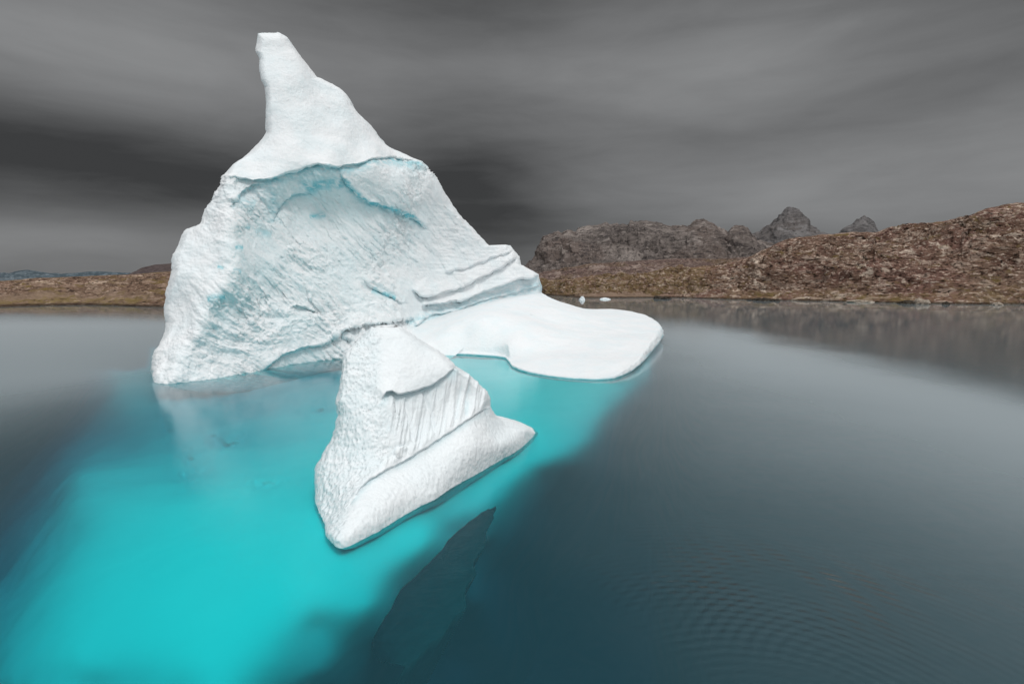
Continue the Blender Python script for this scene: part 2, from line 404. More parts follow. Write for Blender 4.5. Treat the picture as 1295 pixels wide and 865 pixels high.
# ------------------------------------------------------------ land
def ridge(name, crest, Yc, shore, Ys, mat, du=1.3, nt=150, depth=1.0, amp=3.0, fs=0.03, prof=0.8, cliff=None, jag=0.0, seed=0.0, zs=0.0, stretch=(1, 1, 1), paint=(), crest_cut=0.96, blk=1.0):
    """a hill as a real height field, laid out on radial columns round the bay: shore -> crest -> far side"""
    crest = np.array(crest, float); shore = np.array(shore, float)
    us = np.arange(crest[0, 0], crest[-1, 0] + du, du)
    vc = np.interp(us, crest[:, 0], crest[:, 1])
    yc = np.interp(us, *np.array(Yc, float).T)
    if Ys is None: ys = np.array([W(u, v) for u, v in zip(us, np.interp(us, shore[:, 0], shore[:, 1]))])
    else: ys = np.interp(us, *np.array(Ys, float).T)
    zc = at(us, vc, Y=yc)[:, 2]
    dys = ys * 0.045 * fbm(np.stack([us / 30, us * 0, us * 0 + seed], -1), 3, 0.6) if Ys is None else 0 * ys
    ts = np.concatenate([np.linspace(-0.04, 0, 6)[:-1], np.linspace(0, 1, nt) ** 1.15, 1 + np.linspace(0.02, 0.9, nt // 4)])
    dxs, dys, _ = px_dir(us, np.full_like(us, HZ))
    T, Uo = np.meshgrid(ts, np.arange(len(us)), indexing='ij')
    Yg = ys[Uo] + (yc - ys)[Uo] * T + dys[Uo] * np.clip(1 - T / 0.3, 0, 1.3) ** 2
    Xg = dxs[Uo] / dys[Uo] * Yg
    tp = np.clip(T, 0, 1)
    if cliff: h = np.where(tp < cliff[0], cliff[1] * (tp / cliff[0]) ** 1.3, cliff[1] + (1 - cliff[1]) * ((tp - cliff[0]) / (1 - cliff[0])) ** cliff[2])
    else: h = np.sin(tp * math.pi / 2) ** prof * 0.35 + 0.65 * tp ** 0.95
    Z = zs + (zc[Uo] - zs) * h
    bk = np.clip(T - 1, 0, None); Z = Z - (zc[Uo]) * 0.9 * bk - 0
    Z = np.where(T < 0, T * 60, Z)
    P = np.stack([Xg, Yg, Z], -1).reshape(-1, 3)
    q = P * fs * np.array(stretch) + seed
    wp = np.stack([pnoise(q * 0.7 + 5), pnoise(q * 0.7 + 15), pnoise(q * 0.7 + 25)], -1)
    r = fbm(q + 0.5 * wp, 6, 0.55, True) - 0.35
    _, ed, idv = cells(q * 2.2 + wp * 0.6)
    r2 = (idv - 0.5) * 0.8 * sstep(ed, 0, 0.12)
    for fq_, a_ in ((6.5, 0.42), (16.0, 0.22)):
        _, e_, i_ = cells(q * np.array([1, 1, 1.5]) * fq_ + wp * 1.5); r2 = r2 + (i_ - 0.5) * a_ * sstep(e_, 0, 0.25)
    sd = q[:, 0] * 0.45 + q[:, 2] * 1.6 + 0.5 * wp[:, 0]; r2 = r2 + 0.55 * (fbm(np.stack([sd * 3.0, q[:, 0] * 0.5, q[:, 1] * 0.5], -1), 4, 0.55, True) - .35)
    tt = T.reshape(-1)
    env = sstep(tt, -0.01, 0.16) * (1 - crest_cut * sstep(tt, 0.70, 0.97) * (tt <= 1.02)) 
    env = np.where(tt > 1.02, 0.12, env)
    dd = amp * (r * (1.5 - 0.5 * blk) + blk * r2 + 1.8 * fbm(q * 0.40 + 60, 3, 0.5) * sstep(tt, 0.9, 0.5)) * env
    N = vnormals(P, quads(len(ts), len(us)))
    N *= np.sign(N[:, 2:3] + 1e-9)
    P = P + N * dd[:, None]
    fine = fbm(q * 6, 3, 0.6); P[:, 2] += amp * 0.14 * fine * np.where(tt > 1.02, .3, sstep(tt, 0, 0.03))
    if jag: P[:, 2] += jag * fbm(q * np.array([5, 5, 0.0]) + 3, 4, 0.6) * sstep(tt, 0.75, 0.98)
    at_ = {}
    uu = us[Uo].reshape(-1); wn = fbm(q * 2 + 40, 4, 0.6)
    for key in ('sand', 'grass'):
        a = np.zeros(len(P))
        for (k_, u0, u1, t0, t1, am_) in paint:
            if k_ == key: a = np.maximum(a, am_ * sstep(uu + wn * 40, u0 - 15, u0 + 15) * sstep(uu + wn * 40, u1 + 15, u1 - 15) * sstep(tt + wn * 0.12, t0 - .03, t0 + .03) * sstep(tt + wn * 0.12, t1 + .05, t1 - .05))
        at_[key] = a
    o = mesh_obj(name, P, [quads(len(ts), len(us))], mat, smooth=True, attrs=at_)
    tag(o, kind='structure'); return o

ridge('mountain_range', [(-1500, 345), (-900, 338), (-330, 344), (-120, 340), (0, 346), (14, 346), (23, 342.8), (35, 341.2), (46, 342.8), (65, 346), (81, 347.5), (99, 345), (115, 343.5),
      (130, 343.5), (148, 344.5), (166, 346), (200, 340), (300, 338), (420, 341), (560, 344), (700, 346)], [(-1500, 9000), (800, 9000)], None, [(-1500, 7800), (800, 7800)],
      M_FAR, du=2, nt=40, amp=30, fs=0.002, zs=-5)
ridge('domed_hill', [(160, 349), (167, 346), (175, 342), (183, 338), (197, 335), (220, 333), (260, 331), (330, 329), (420, 334), (520, 342), (600, 348)],
      [(0, 1400), (800, 1400)], None, [(0, 900), (800, 900)], M_DOME, du=2, nt=60, amp=6, fs=0.01, zs=-2)
ridge('craggy_peak', [(900, 330), (925, 310), (940, 302), (949, 298.5), (956, 296), (965, 289), (973, 285), (981, 274), (987, 268), (992, 264), (997, 264.5), (1002, 266), (1006, 270), (1014, 273.5),
      (1019.5, 283), (1030, 290), (1040, 297), (1060, 312), (1080, 330)], [(900, 3000), (1100, 3000)], None, [(900, 2300), (1100, 2300)],
      M_PEAK, du=0.7, nt=110, amp=46, fs=0.0045, blk=0.3, crest_cut=0.5, zs=0, cliff=(0.5, 0.3, 0.9), jag=14, stretch=(1.6, 1.0, 0.35))
ridge('pyramid_peak', [(1030, 312), (1050, 300), (1059, 294.4), (1066, 289), (1072, 285), (1078, 279), (1084, 274.7), (1087, 274), (1091, 275.5), (1095, 280), (1098, 283.5), (1104, 291), (1115, 303), (1130, 318)],
      [(1000, 3600), (1200, 3600)], None, [(1000, 2900), (1200, 2900)], M_PEAK, du=0.7, nt=90, amp=40, fs=0.0045, blk=0.3, crest_cut=0.5, zs=0, cliff=(0.5, 0.3, 0.9), jag=12, seed=9, stretch=(1.6, 1.0, 0.35))
ridge('flat_topped_mountain', [(648, 346), (660, 340), (665, 336), (675, 327.7), (678, 321), (681, 314), (684, 306), (687, 299), (695, 296), (705, 292.4), (710, 294), (717, 291), (727, 293), (730, 288), (742, 286), (754, 285.7), (760, 283), (764, 281.5), (771, 284.5),
      (779, 283.5), (786, 282.5), (793.5, 284), (794.7, 277), (799, 279), (803, 280), (815, 279.7), (830, 282.5), (838, 284), (845, 285), (867.5, 285.7), (871, 283.5), (875, 280.5), (880, 278), (885, 277.6), (890, 279), (895, 281), (907, 288), (918, 294.5),
      (922, 288), (927, 285.7), (935, 286), (941.7, 289), (948, 298), (955, 303), (965, 306), (985, 312), (1010, 318), (1100, 325), (1250, 335), (1400, 345)],
      [(600, 1550), (900, 1500), (1400, 1700)], None, [(600, 1050), (1400, 1050)], M_MESA, du=0.8, nt=170, amp=24, fs=0.011, blk=0.3, crest_cut=0.82, zs=0, cliff=(0.55, 0.33, 0.72), jag=6, stretch=(1.8, 1.0, 0.4))
ridge('mid_hill', [(560, 352), (620, 350), (660, 348), (682, 346), (709, 341), (741.5, 334), (783.5, 331.4), (820, 329), (857.7, 327), (907, 327.7), (944, 325), (1000, 322), (1100, 322), (1300, 330)],
      [(500, 750), (1300, 750)], None, [(500, 420), (1300, 420)], M_MID, du=1.0, nt=120, amp=5, fs=0.03, zs=-1)
ridge('rocky_hill', [(560, 366), (620, 364), (650, 361), (685, 356), (705, 356), (722, 354), (745, 351), (766, 349.5), (785, 351), (803, 351), (820, 346), (838, 341), (860, 339), (882, 338), (907, 335), (925, 331), (944, 326.5), (967, 314), (980, 308), (995, 302), (1018, 299),
      (1041, 297), (1071, 293.6), (1104, 293), (1112, 290), (1121, 287), (1148, 283.5), (1181, 280), (1200, 277), (1214, 274), (1225, 269), (1236, 264), (1263, 258), (1294, 256.5), (1340, 250), (1420, 246), (1560, 240), (1750, 262), (2300, 280)],
      [(560, 330), (760, 330), (900, 310), (1300, 280), (2300, 250)],
      [(560, 370), (640, 371), (685, 372.5), (700, 374), (735, 377), (790, 377), (850, 376.5), (900, 378), (960, 379.5), (1040, 381), (1100, 382.5), (1160, 383.5), (1230, 385), (1295, 385), (1500, 388), (1750, 392), (2300, 400)],
      None, M_HILL, du=1.0, nt=300, amp=6.0, fs=0.042, prof=0.9, jag=0.6, stretch=(0.55, 0.8, 1.4),
      paint=(('sand', 705, 835, 0.0, 0.10, 1), ('grass', 600, 900, 0.10, 1.3, .6), ('grass', 560, 712, 0, 1.3, .8), ('grass', 900, 1800, 0.0, 0.06, .5)))
ridge('low_hill', [(-1500, 362), (-1100, 356), (-800, 352), (-420, 352), (-200, 351), (-60, 356), (0, 355.5), (23, 354), (46, 351.5), (69, 351), (104, 349.7), (139, 348), (166.5, 347.4), (196.5, 345), (220, 343), (280, 341), (380, 344), (480, 350), (560, 356), (620, 362)],
      [(-1500, 260), (620, 280)], [(-1500, 400), (-420, 394), (-100, 391), (0, 388.5), (46, 387), (104, 386), (162, 387.5), (208, 389), (300, 386), (420, 378), (560, 371), (620, 369)],
      None, M_LEFT, du=1.5, nt=170, stretch=(0.55, 0.8, 1.4), amp=1.8, fs=0.08, prof=0.9,
      paint=(('grass', -400, 175, 0.03, 0.14, 1), ('sand', -400, 190, 0.10, 0.2, .7)))

# ------------------------------------------------------------ icebergs: relief bodies
def clean(V, Q):
    """drop collapsed quads, turn half-collapsed ones into triangles"""
    e = [np.linalg.norm(V[Q[:, k]] - V[Q[:, (k + 1) % 4]], axis=1) < 1e-7 for k in range(4)]
    ne = sum(x.astype(int) for x in e); good = Q[ne == 0]; tr = []
    for k in range(4):
        sel = Q[(ne == 1) & e[k]]
        tr.append(sel[:, [j for j in range(4) if j != k]])
    return good, np.concatenate(tr)
def body_rows(left, right, v0, v1, dv, ncol, depthf, back, round_px=9.0, round_m=1.6, nback=60):
    """closed body: every row runs across the visible face and returns round the far side"""
    left = np.array(left, float); right = np.array(right, float)
    vs = np.arange(v0, v1 + 1e-6, dv)
    Lu = np.interp(vs, left[:, 1], left[:, 0]); Ru = np.interp(vs, right[:, 1], right[:, 0])
    gu = np.linspace(Lu.min(), Ru.max(), ncol)
    Ug = np.clip(gu[None], Lu[:, None], Ru[:, None]); Vg = np.repeat(vs[:, None], ncol, 1)
    Q = np.stack([Ug.ravel(), Vg.ravel()], -1)
    inv, rel = depthf(Q); Y = 1 / inv
    wpx = np.minimum(round_px, (Ru - Lu)[:, None] * 0.3)
    e = np.minimum(Ug - Lu[:, None], Ru[:, None] - Ug) / wpx
    e = np.minimum(e, ((Vg - v0 + 0.6) / round_px)); e = np.clip(e, 0, 1)
    rnd = round_m * (1 - np.sqrt(np.clip(1 - (1 - e) ** 2, 0, 1)))
    Yf = Y.reshape(Ug.shape) - rel.reshape(Ug.shape) * sstep(e, 0, 1) + rnd
    Pf = at(Ug, Vg, Y=Yf)
    sb = np.linspace(1, 0, nback + 2)[1:-1]; PL, PR = Pf[:, 0], Pf[:, -1]
    lin = PL[:, None] + (PR - PL)[:, None] * sb[None, :, None]
    th = np.interp(vs, *np.array(back, float).T)
    wid = np.linalg.norm(PR - PL, axis=1); th = np.minimum(th, wid * 0.9 + 0.3)
    bul = np.sqrt(np.clip(1 - (2 * sb - 1) ** 2, 0, 1))
    lin[:, :, 1] += th[:, None] * bul[None]
    P = np.concatenate([Pf, lin], 1); nc = P.shape[1]
    Vt = P.reshape(-1, 3); Fq = quads(len(vs), nc, True)[:, ::-1]
    Fq, Tq = clean(Vt, Fq)
    c0 = Pf[0].mean(0); c1 = P[-1].mean(0); n = len(Vt)
    Vt = np.concatenate([Vt, [c0, c1]]); j = np.arange(nc); k = (j + 1) % nc
    t0 = np.stack([np.full(nc, n), j, k], -1)[:, ::-1]; o = (len(vs) - 1) * nc
    t1 = np.stack([np.full(nc, n + 1), o + k, o + j], -1)[:, ::-1]
    full = np.zeros((len(vs), nc, 2)); full[:, :ncol, 0] = Ug; full[:, :ncol, 1] = Vg; full[:, ncol:, 0] = -999; full[:, ncol:, 1] = Vg[:, :1]
    uv = np.concatenate([full.reshape(-1, 2), [[-999, v0], [-999, v1]]])
    return Vt, Fq, [t0, t1, Tq], uv

# ---- the great iceberg: tower
RIM = [(270, 228), (282, 223), (300, 226), (320, 228), (336, 227.5), (348, 224), (360, 220), (376, 215), (390, 212), (402, 209), (414, 208), (428, 211), (441, 211), (455, 206), (468, 202), (480, 200), (493, 199.5), (510, 202), (535, 206), (548, 214)]
CRACK = [(425, 219), (436, 227.5), (444, 239), (451, 245.5), (460, 252), (469, 257.5), (480, 260), (490, 262), (502, 267), (521, 274), (531, 282), (541, 293)]
ARC_L = [(294, 268), (294, 257.5), (300, 248), (309, 241), (324, 235), (338, 233)]
ARC_I = [(342, 285), (344, 275), (350, 262), (360, 251.5), (372.5, 245.5), (390, 244), (404, 247)]
BUTT = [(284, 228), (290, 262), (288, 300), (296, 335), (290, 362), (262, 388), (252, 412), (238, 436), (222, 462), (212, 486)]
TER_A = [(520, 366), (530, 374), (542, 375.5), (556, 373), (591, 359.5), (612, 349), (628, 341), (642, 332), (656, 325)]
TER_0 = [(560, 346), (590, 338), (616, 328), (640, 319), (652, 317)]
TER_B = [(532, 388), (545, 385), (562, 383), (591, 378), (612, 369.5), (628, 363), (645, 357), (658, 353.5), (690, 348)]
TER_C = [(520, 411), (550, 398), (575, 392), (600, 384), (630, 375), (690, 360)]
ICIC = [(424, 428), (430, 420), (445, 414), (462, 410), (490, 408), (508, 405), (524, 400)]
FOLD1 = [(330, 470), (345, 456), (356, 449), (372, 446), (388, 438), (404, 436), (420, 430), (436, 428), (452, 431)]
FOLD2 = [(362, 392), (374, 386), (386, 388), (396, 392), (408, 399)]
FOLD3 = [(378, 352), (388, 368), (396, 384), (410, 398)]
FOLD4 = [(450, 350), (470, 362), (487, 372), (505, 382), (524, 386)]
tower_ctrl = []
def tc_(u, v, Y): tower_ctrl.append((u, v, Y))
for u, v in ((193, 483.5), (230, 483), (270, 479), (330, 468.4), (390, 458), (434, 452.7), (480, 450), (520, 448)): tc_(u, v, W(u, v)); tc_(u, v + 28, W(u, v) - 0.3)
for u, v, Y in ((191, 452, 49.5), (202, 430, 50.5), (210, 398, 52.5), (209, 372, 53), (219, 335, 54), (236, 290, 56), (262, 262, 57), (280, 225, 58),
                (315, 193, 61), (336, 165, 62.5), (333, 110, 64), (325, 60, 66), (345, 44, 67), (372, 64, 68), (402, 100, 69), (440, 125, 71), (470, 160, 73), (500, 191, 75.5), (536, 206, 78.5),
                (555, 232, 80.5), (571, 260, 83), (595, 287, 86.5), (619, 311, 89.5), (645, 310, 93), (659, 335, 94), (684, 350, 97), (684, 370, 98.5), (628, 382, 91), (591, 393, 84.5), (550, 404, 78.5), (517, 417, 72.5),
                (300, 200, 59.5), (350, 200, 60.5), (400, 190, 63), (450, 190, 67.5), (370, 150, 63.5), (360, 100, 65), (420, 150, 67.5),
                (300, 228, 58), (345, 228, 59.2), (414, 212, 62.5), (470, 207, 68), (520, 212, 75),
                (300, 260, 57.3), (350, 262, 61.5), (400, 250, 65.0), (440, 250, 67.0), (480, 280, 71.0), (520, 300, 77),
                (290, 300, 55.3), (350, 310, 60.0), (400, 310, 64), (450, 320, 68), (500, 340, 73.5), (560, 320, 82),
                (285, 350, 53.6), (340, 370, 57.5), (400, 370, 62), (450, 380, 66), (500, 390, 70.5), (255, 400, 51.7), (225, 350, 53.0), (240, 440, 50.3),
                (310, 430, 54), (380, 420, 59), (440, 420, 64), (215, 460, 49.2), (560, 360, 81), (610, 340, 88), (640, 330, 92)): tc_(u, v, Y)
tower_ctrl = np.array(tower_ctrl); tower_tps = TPS(tower_ctrl[:, :2], 1 / tower_ctrl[:, 2], 1e-7)
def jitter(Q, a, f):
    z = 0 * Q[:, 0]; p = np.stack([Q[:, 0] * f, Q[:, 1] * f, z], -1)
    return Q + a * np.stack([fbm(p, 3, 0.6), fbm(p + 40, 3, 0.6)], -1)
def tower_depth(Q):
    inv = tower_tps(Q); r = np.zeros(len(Q)); Q = jitter(Q, 5.5, 0.045)
    pa, pb = (Q[:, 0] + 1.15 * Q[:, 1]), (1.15 * Q[:, 0] - Q[:, 1])
    inside = sstep(Q[:, 1], 215, 260) * sstep(Q[:, 0], 285, 310) * (1 - sstep(Q[:, 0] - 0.9 * (Q[:, 1] - 240), 540, 600))
    z = 0 * pa; st = fbm(np.stack([pa * .006, pb * .045, z], -1), 5, 0.6, True) - .35
    r += inside * 0.50 * st * (0.5 + sstep(pnoise(np.stack([Q[:, 0] * .015, Q[:, 1] * .015, z + 5], -1)), -.3, .4))
    r += step(Q, RIM, 0.16, 16, -0.6, 16, 0.12)
    r += step(Q, CRACK, 0.45, 10, -0.55, 9)
    r += step(Q, ARC_L, 0.3, 12, -0.4, 10, 0.3) + step(Q, ARC_I, 0.3, 14, -0.45, 9, 0.3)
    r += step(Q, TER_0, 0.35, 8, -0.5, 5, 0.1)
    r += step(Q, TER_A, 0.8, 14, -1.1, 7, 0.06) + step(Q, TER_B, 1.1, 10, -1.6, 16, 0.04) + step(Q, TER_C, 0.5, 5, -0.5, 6, 0.04)
    r += step(Q, ICIC, 0.9, 12, -0.8, 7, 0.06)
    r += step(Q, FOLD1, 0.6, 10, -0.35, 7, 0.1) + step(Q, FOLD2, 0.3, 8, -0.35, 7, .3) + step(Q, FOLD3, 0.1, 8, -0.4, 9, .3) + step(Q, FOLD4, 0.3, 12, -0.4, 9, .3)
    d, s, t = pdist(Q, BUTT); r += 0.9 * np.exp(-(d / 16) ** 2)
    return inv, r
TL = [(326, 46), (325.8, 47.7), (325, 55), (322.8, 65), (325, 70), (327.3, 75.6), (328, 90), (329.7, 101), (334, 110), (335.5, 125), (335.7, 140), (336.3, 167.3), (327, 180), (315, 193), (304, 201), (294, 208), (287, 216), (282, 223), (279, 236.5),
      (273, 246), (270, 258), (261, 265.5), (257, 274), (252, 283.6), (243, 286.5), (235.6, 289.6), (230, 298), (226.6, 306), (219, 322.6), (219.5, 332), (220.6, 342), (215, 357), (209.4, 372), (208.8, 385), (208.5, 397.8), (211.5, 408), (208, 419), (202.5, 430.8),
      (196, 441), (192, 450), (191.2, 460), (191.4, 468.4), (193.5, 483.4), (198, 500), (206, 514)]
TR = [(346, 42), (353, 43), (362, 49), (366, 55), (372, 63.6), (385, 80), (401, 98.8), (407, 100.3), (419, 106), (429.5, 111.7), (438, 120.7), (444.6, 134), (456, 146), (468.6, 158), (477, 169), (483.7, 178), (491, 185), (498.7, 190.5), (515, 198), (534.8, 206),
      (545, 219), (554, 232), (562, 246), (570.6, 259.5), (582, 274), (594.7, 287), (607, 300), (618.7, 310.6), (645, 311), (652, 318.8), (657.6, 326), (658.7, 335.4), (670, 341), (681.6, 346.5), (682.8, 354), (685.7, 363), (684, 373), (676, 383),
      (645, 396), (605, 409), (565, 424), (540, 440), (530, 455), (520, 475), (480, 490), (400, 500), (300, 508), (230, 514)]
berg = empty('iceberg', at(330, 468, z=0.0))
V, Fq, Ft, UV = body_rows(TL, TR, 42.6, 513, 0.85, 560, tower_depth, [(42, 2.5), (100, 6), (170, 9), (230, 18), (330, 24), (480, 26), (515, 20)], 9, 1.7)
N = vnormals(V, Fq, Ft[2]); front = UV[:, 0] > 0
def rot2(P, ang):   # frame in the wall's own plane: along the wall, out of it, up
    a = math.radians(41); al = P[:, 0] * math.cos(a) + P[:, 1] * math.sin(a); ou = -P[:, 0] * math.sin(a) + P[:, 1] * math.cos(a)
    c, s = math.cos(ang), math.sin(ang); return np.stack([al * c + P[:, 2] * s, ou, -al * s + P[:, 2] * c], -1)
q = rot2(V, math.radians(-42)) # streaks run down to the right
wp = np.stack([pnoise(V * 0.13 + 3), pnoise(V * 0.13 + 13), pnoise(V * 0.13 + 23)], -1)
uv = UV.copy(); uv[~front] = (400, 300)
dR, sR, tR = pdist(uv, RIM); above = sstep(-sR * dR, -4, 4)                         # 1 = smooth snow cap
dA, sA, tA = pdist(uv, [(515, 300), (520, 366), (532, 388), (430, 420)])
lay = sstep(uv[:, 0], 500, 560) * sstep(uv[:, 1], 230, 300); above = np.where(front, above, 0.3)
leftf = sstep(uv[:, 0] - np.interp(uv[:, 1], [p[1] for p in BUTT], [p[0] for p in BUTT]), 8, -12) * (uv[:, 1] > 226)
rough_w = (1 - above) * (1 - 0.72 * lay) * (1 - 0.45 * leftf)
qs = q * np.array([0.16, 0.3, 0.42]) + wp * 0.9
rg = fbm(qs, 6, 0.56, True) - 0.3
q2 = q * np.array([0.45, 0.7, 0.8]) + wp * 1.8
c1, ed, idv = cells(q2 * 0.9); flakes = (idv - 0.5) * sstep(ed, 0, 0.2) - 0.25 * np.exp(-ed / 0.05)
c1, ed2, id2 = cells(q * np.array([0.9, 1.0, 1.9]) + wp * 2.5 + 0.5 * np.stack([pnoise(V * 0.8), pnoise(V * 0.8 + 4), pnoise(V * 0.8 + 8)], -1))
flk2 = (id2 - 0.5) * sstep(ed2, 0, 0.12) * (0.4 + 1.2 * sstep(pnoise(V * 0.12 + 31), -0.2, 0.4))
rg = 0.6 * rg + 0.7 * (fbm(V * 0.15 + 3 * 1.1 + wp * 0.7, 6, 0.6)) 
patchy = 0.35 + 0.9 * sstep(pnoise(V * 0.11 + 51), -0.35, 0.35)
disp = rough_w * patchy * (0.85 * rg + 0.22 * flakes + 0.16 * flk2 + 0.14 * (fbm(q * np.array([0.9, 1.4, 2.2]), 4, 0.6, True) - .3))
disp += 0.30 * pnoise(V * 0.22) * (1 - 0.5 * above) + above * (0.10 * fbm(V * 0.9, 4, 0.55) + 0.20 * pnoise(V * 0.35 + 7))
disp += lay * 0.16 * (fbm(np.stack([V[:, 0] * 0.10, V[:, 1] * 0.10, V[:, 2] * 1.1], -1), 4, 0.6, True) - 0.3)
disp += leftf * 0.25 * fbm(V * 0.45 + 9, 5, 0.6)
# icicle fringe
d_, s_, t_ = pdist(uv, ICIC); fr_ = (s_ > 0) * sstep(d_, 16, 5) * sstep(t_, 0.1, 0.3)
disp += fr_ * 0.30 * pnoise(np.stack([uv[:, 0] * 0.32, uv[:, 1] * 0.03, 0 * uv[:, 0]], -1))
V = V + N * disp[:, None]
# exposed blue ice along the cracks
blue = np.zeros(len(V))
def vein(line, wd, a, side=0, fade=0.15):
    global blue
    d, s, t = pdist(uv, line); e = sstep(t, 0, fade) * sstep(t, 1, 1 - fade)
    g = np.exp(-(d / wd) ** 2) * e
    if side: g = g * sstep(s * d * side, -1.5, 1.5)
    blue = np.maximum(blue, a * g)
vein(RIM[3:], 10, 0.8, 1, 0.1); vein(CRACK, 3.2, 1.15); vein(CRACK, 7, 0.5, 1); vein(ARC_L, 4, 0.6, 1); vein(ARC_I, 4, 0.75, 1); vein(TER_B, 5, 0.35, 1, 0.05); vein(TER_C, 9, 0.42, 0, 0.03)
vein([(380, 226), (392, 238), (402, 232), (420, 230), (438, 236)], 7, 0.95); vein([(344, 240), (346, 268), (340, 285)], 6, 0.45)
for a, b, r_ in (((297, 313), (308, 313), 3.2), ((294, 342), (304, 344), 2.6), ((262, 379), (286, 375), 4), ((390, 275), (412, 272), 3.2), ((309, 286), (315, 289), 2.5), ((322, 292), (342, 297), 5), ((470, 366), (500, 378), 4), ((512, 408), (560, 398), 5), ((376, 234), (392, 230), 5), ((300, 250), (322, 262), 9), ((276, 338), (284, 340), 2)):
    vein([a, b], r_, 0.9 if r_ < 5 else 0.45, 0, 0.05)
deep = (1 - above) * sstep(-rg, 0.05, 0.45) * 0.10 * sstep(uv[:, 1], 370, 240) * (1 - lay)
blue = np.maximum(blue, deep) * front
blue = np.maximum(blue, 0.5 * sstep(V[:, 2], 0.0, -0.6))
V[:, 1] += 2.2 * np.clip(-V[:, 2], 0, None); V[:, 0] += 0.8 * np.clip(-V[:, 2], 0, None)
mesh_obj('ice_tower', under(berg, V), [Fq] + Ft, M_ICE, berg, attrs={'blue': blue})

# ---- the great iceberg: low shelf
rim = [(440, 462, .6), (490, 452, .6), (530, 447.5, .3), (554, 445.5, .25), (590, 446.5, .25), (628, 449, .25), (640, 451, .25), (645, 457, .25), (648, 461.5, .25), (658, 466, .25), (672.4, 470, .22), (695, 474, .2), (720.5, 476.8, .2), (754, 478, .25), (775, 475.5, .35), (787, 470.5, .45),
       (797, 463, .7), (806, 455, 0.9), (813, 445, 1.2), (820, 435, 1.5), (828, 423, 1.9), (834, 412.5, 2.3), (831.5, 408.5, 2.6), (824, 402.5, 2.9), (815, 397.8, 3.2), (798, 393.8, 3.5), (785, 392, 3.6), (772, 391, 3.7), (755, 391, 3.9), (739, 390.5, 4.2), (728, 387.5, 4.6), (716.8, 384, 5.1), (705, 380.5, 5.7), (694.6, 376, 6.3),
       (683, 369, 7.0), (660, 366, 7.2), (628, 372, 6.0), (591, 386, 4.8), (550, 397, 3.8), (517, 410, 2.9), (480, 425, 2.0), (450, 440, 1.2)]
R = np.array([at(u, v, z=z) for u, v, z in rim])
wl = {i: None for i in range(len(R))}
Lc = np.concatenate([R, R[:1]]); seg = np.linalg.norm(np.diff(Lc[:, :2], axis=0), axis=1); cum = np.concatenate([[0], np.cumsum(seg)])
NN = 900; sp = np.linspace(0, cum[-1], NN, endpoint=False); rimP = np.stack([np.interp(sp, cum, Lc[:, k]) for k in range(3)], -1)
# light smoothing of the rim
for _ in range(3): rimP = 0.5 * rimP + 0.25 * (np.roll(rimP, 1, 0) + np.roll(rimP, -1, 0))
ctr = np.array([*at(672, 405, z=3.6)[:2]])
inner = [(700, 440, 1.3), (750, 440, 1.4), (790, 430, 1.8), (760, 410, 2.8), (700, 410, 3.2), (650, 410, 3.7), (600, 415, 3.2), (590, 430, 1.7), (560, 428, 1.9), (640, 435, 1.7), (680, 455, .8), (740, 460, .8), (780, 450, 1.1), (690, 390, 5.0), (800, 410, 2.6), (540, 425, 1.9), (720, 400, 3.9)]
cp = [tuple(at(u, v, z=z)) for u, v, z in inner] + [tuple(p) for p in rimP[::12]]
cp = np.array(cp); shelf_tps = TPS(cp[:, :2], cp[:, 2], 1e-4)
rr = np.concatenate([np.linspace(0.004, 0.93, 150), np.linspace(0.936, 1.0, 26)])
G = ctr[None, None] + rr[:, None, None] * (rimP[None, :, :2] - ctr[None, None])
zz = shelf_tps(G.reshape(-1, 2)).reshape(G.shape[:2])
zz = zz * (1 - sstep(rr, 0.93, 1.0))[:, None] + rimP[None, :, 2] * sstep(rr, 0.93, 1.0)[:, None]
top = np.concatenate([G, zz[..., None]], -1)
Pn = top.reshape(-1, 3)
hn = 0.32 * fbm(Pn * 0.12, 3) + 0.09 * fbm(Pn * np.array([0.5, 0.8, 0.5]), 4, 0.55)
rl = np.repeat(rr, NN); top = Pn.copy(); top[:, 2] += hn * (1 - 0.6 * sstep(rl, 0.9, 1)) * np.minimum(1, Pn[:, 2] / 1.0)
tang = np.roll(rimP, -2, 0) - np.roll(rimP, 2, 0); onrm = np.stack([tang[:, 1], -tang[:, 0]], -1); onrm /= np.linalg.norm(onrm, axis=1)[:, None] + 1e-9
# smooth outward direction
for _ in range(12): onrm = (onrm + np.roll(onrm, 1, 0) + np.roll(onrm, -1, 0)); onrm /= np.linalg.norm(onrm, axis=1)[:, None] + 1e-9
sgn = np.sign(((rimP[:, :2] - ctr) * onrm).sum(1).mean()); onrm *= sgn
sk = []; rn = pnoise(rimP * 0.8) ; rn2 = fbm(rimP * 2.2, 4, 0.6)
for fz, outw in ((0.94, .04), (0.85, .10), (0.7, .16), (0.55, .22), (0.4, .24), (0.25, .18), (0.1, .02), (-0.05, -.20)):
    r_ = rimP.copy(); r_[:, 2] = rimP[:, 2] * fz - (0.1 if fz < 0 else 0)
    hgt = rimP[:, 2]; am = np.minimum(hgt, 2.5) * 0.30
    r_[:, :2] += onrm * (outw * np.minimum(hgt, 2)[:, None] * 0.9 + (am * fbm(r_ * 1.1 + 3, 4, 0.6, True) - am * .3)[:, None]); sk.append(r_)
for z_, ow in ((-0.3, -0.2), (-0.8, -1.2), (-1.5, -2.6), (-2.5, -4.5)):
    r_ = rimP.copy(); r_[:, 2] = z_ + 0.3 * rn; r_[:, :2] += onrm * (ow + 0.4 * rn)[:, None]; sk.append(r_)
allP = np.concatenate([top] + sk); nr = len(rr) + len(sk); Fs = quads(nr, NN, True)
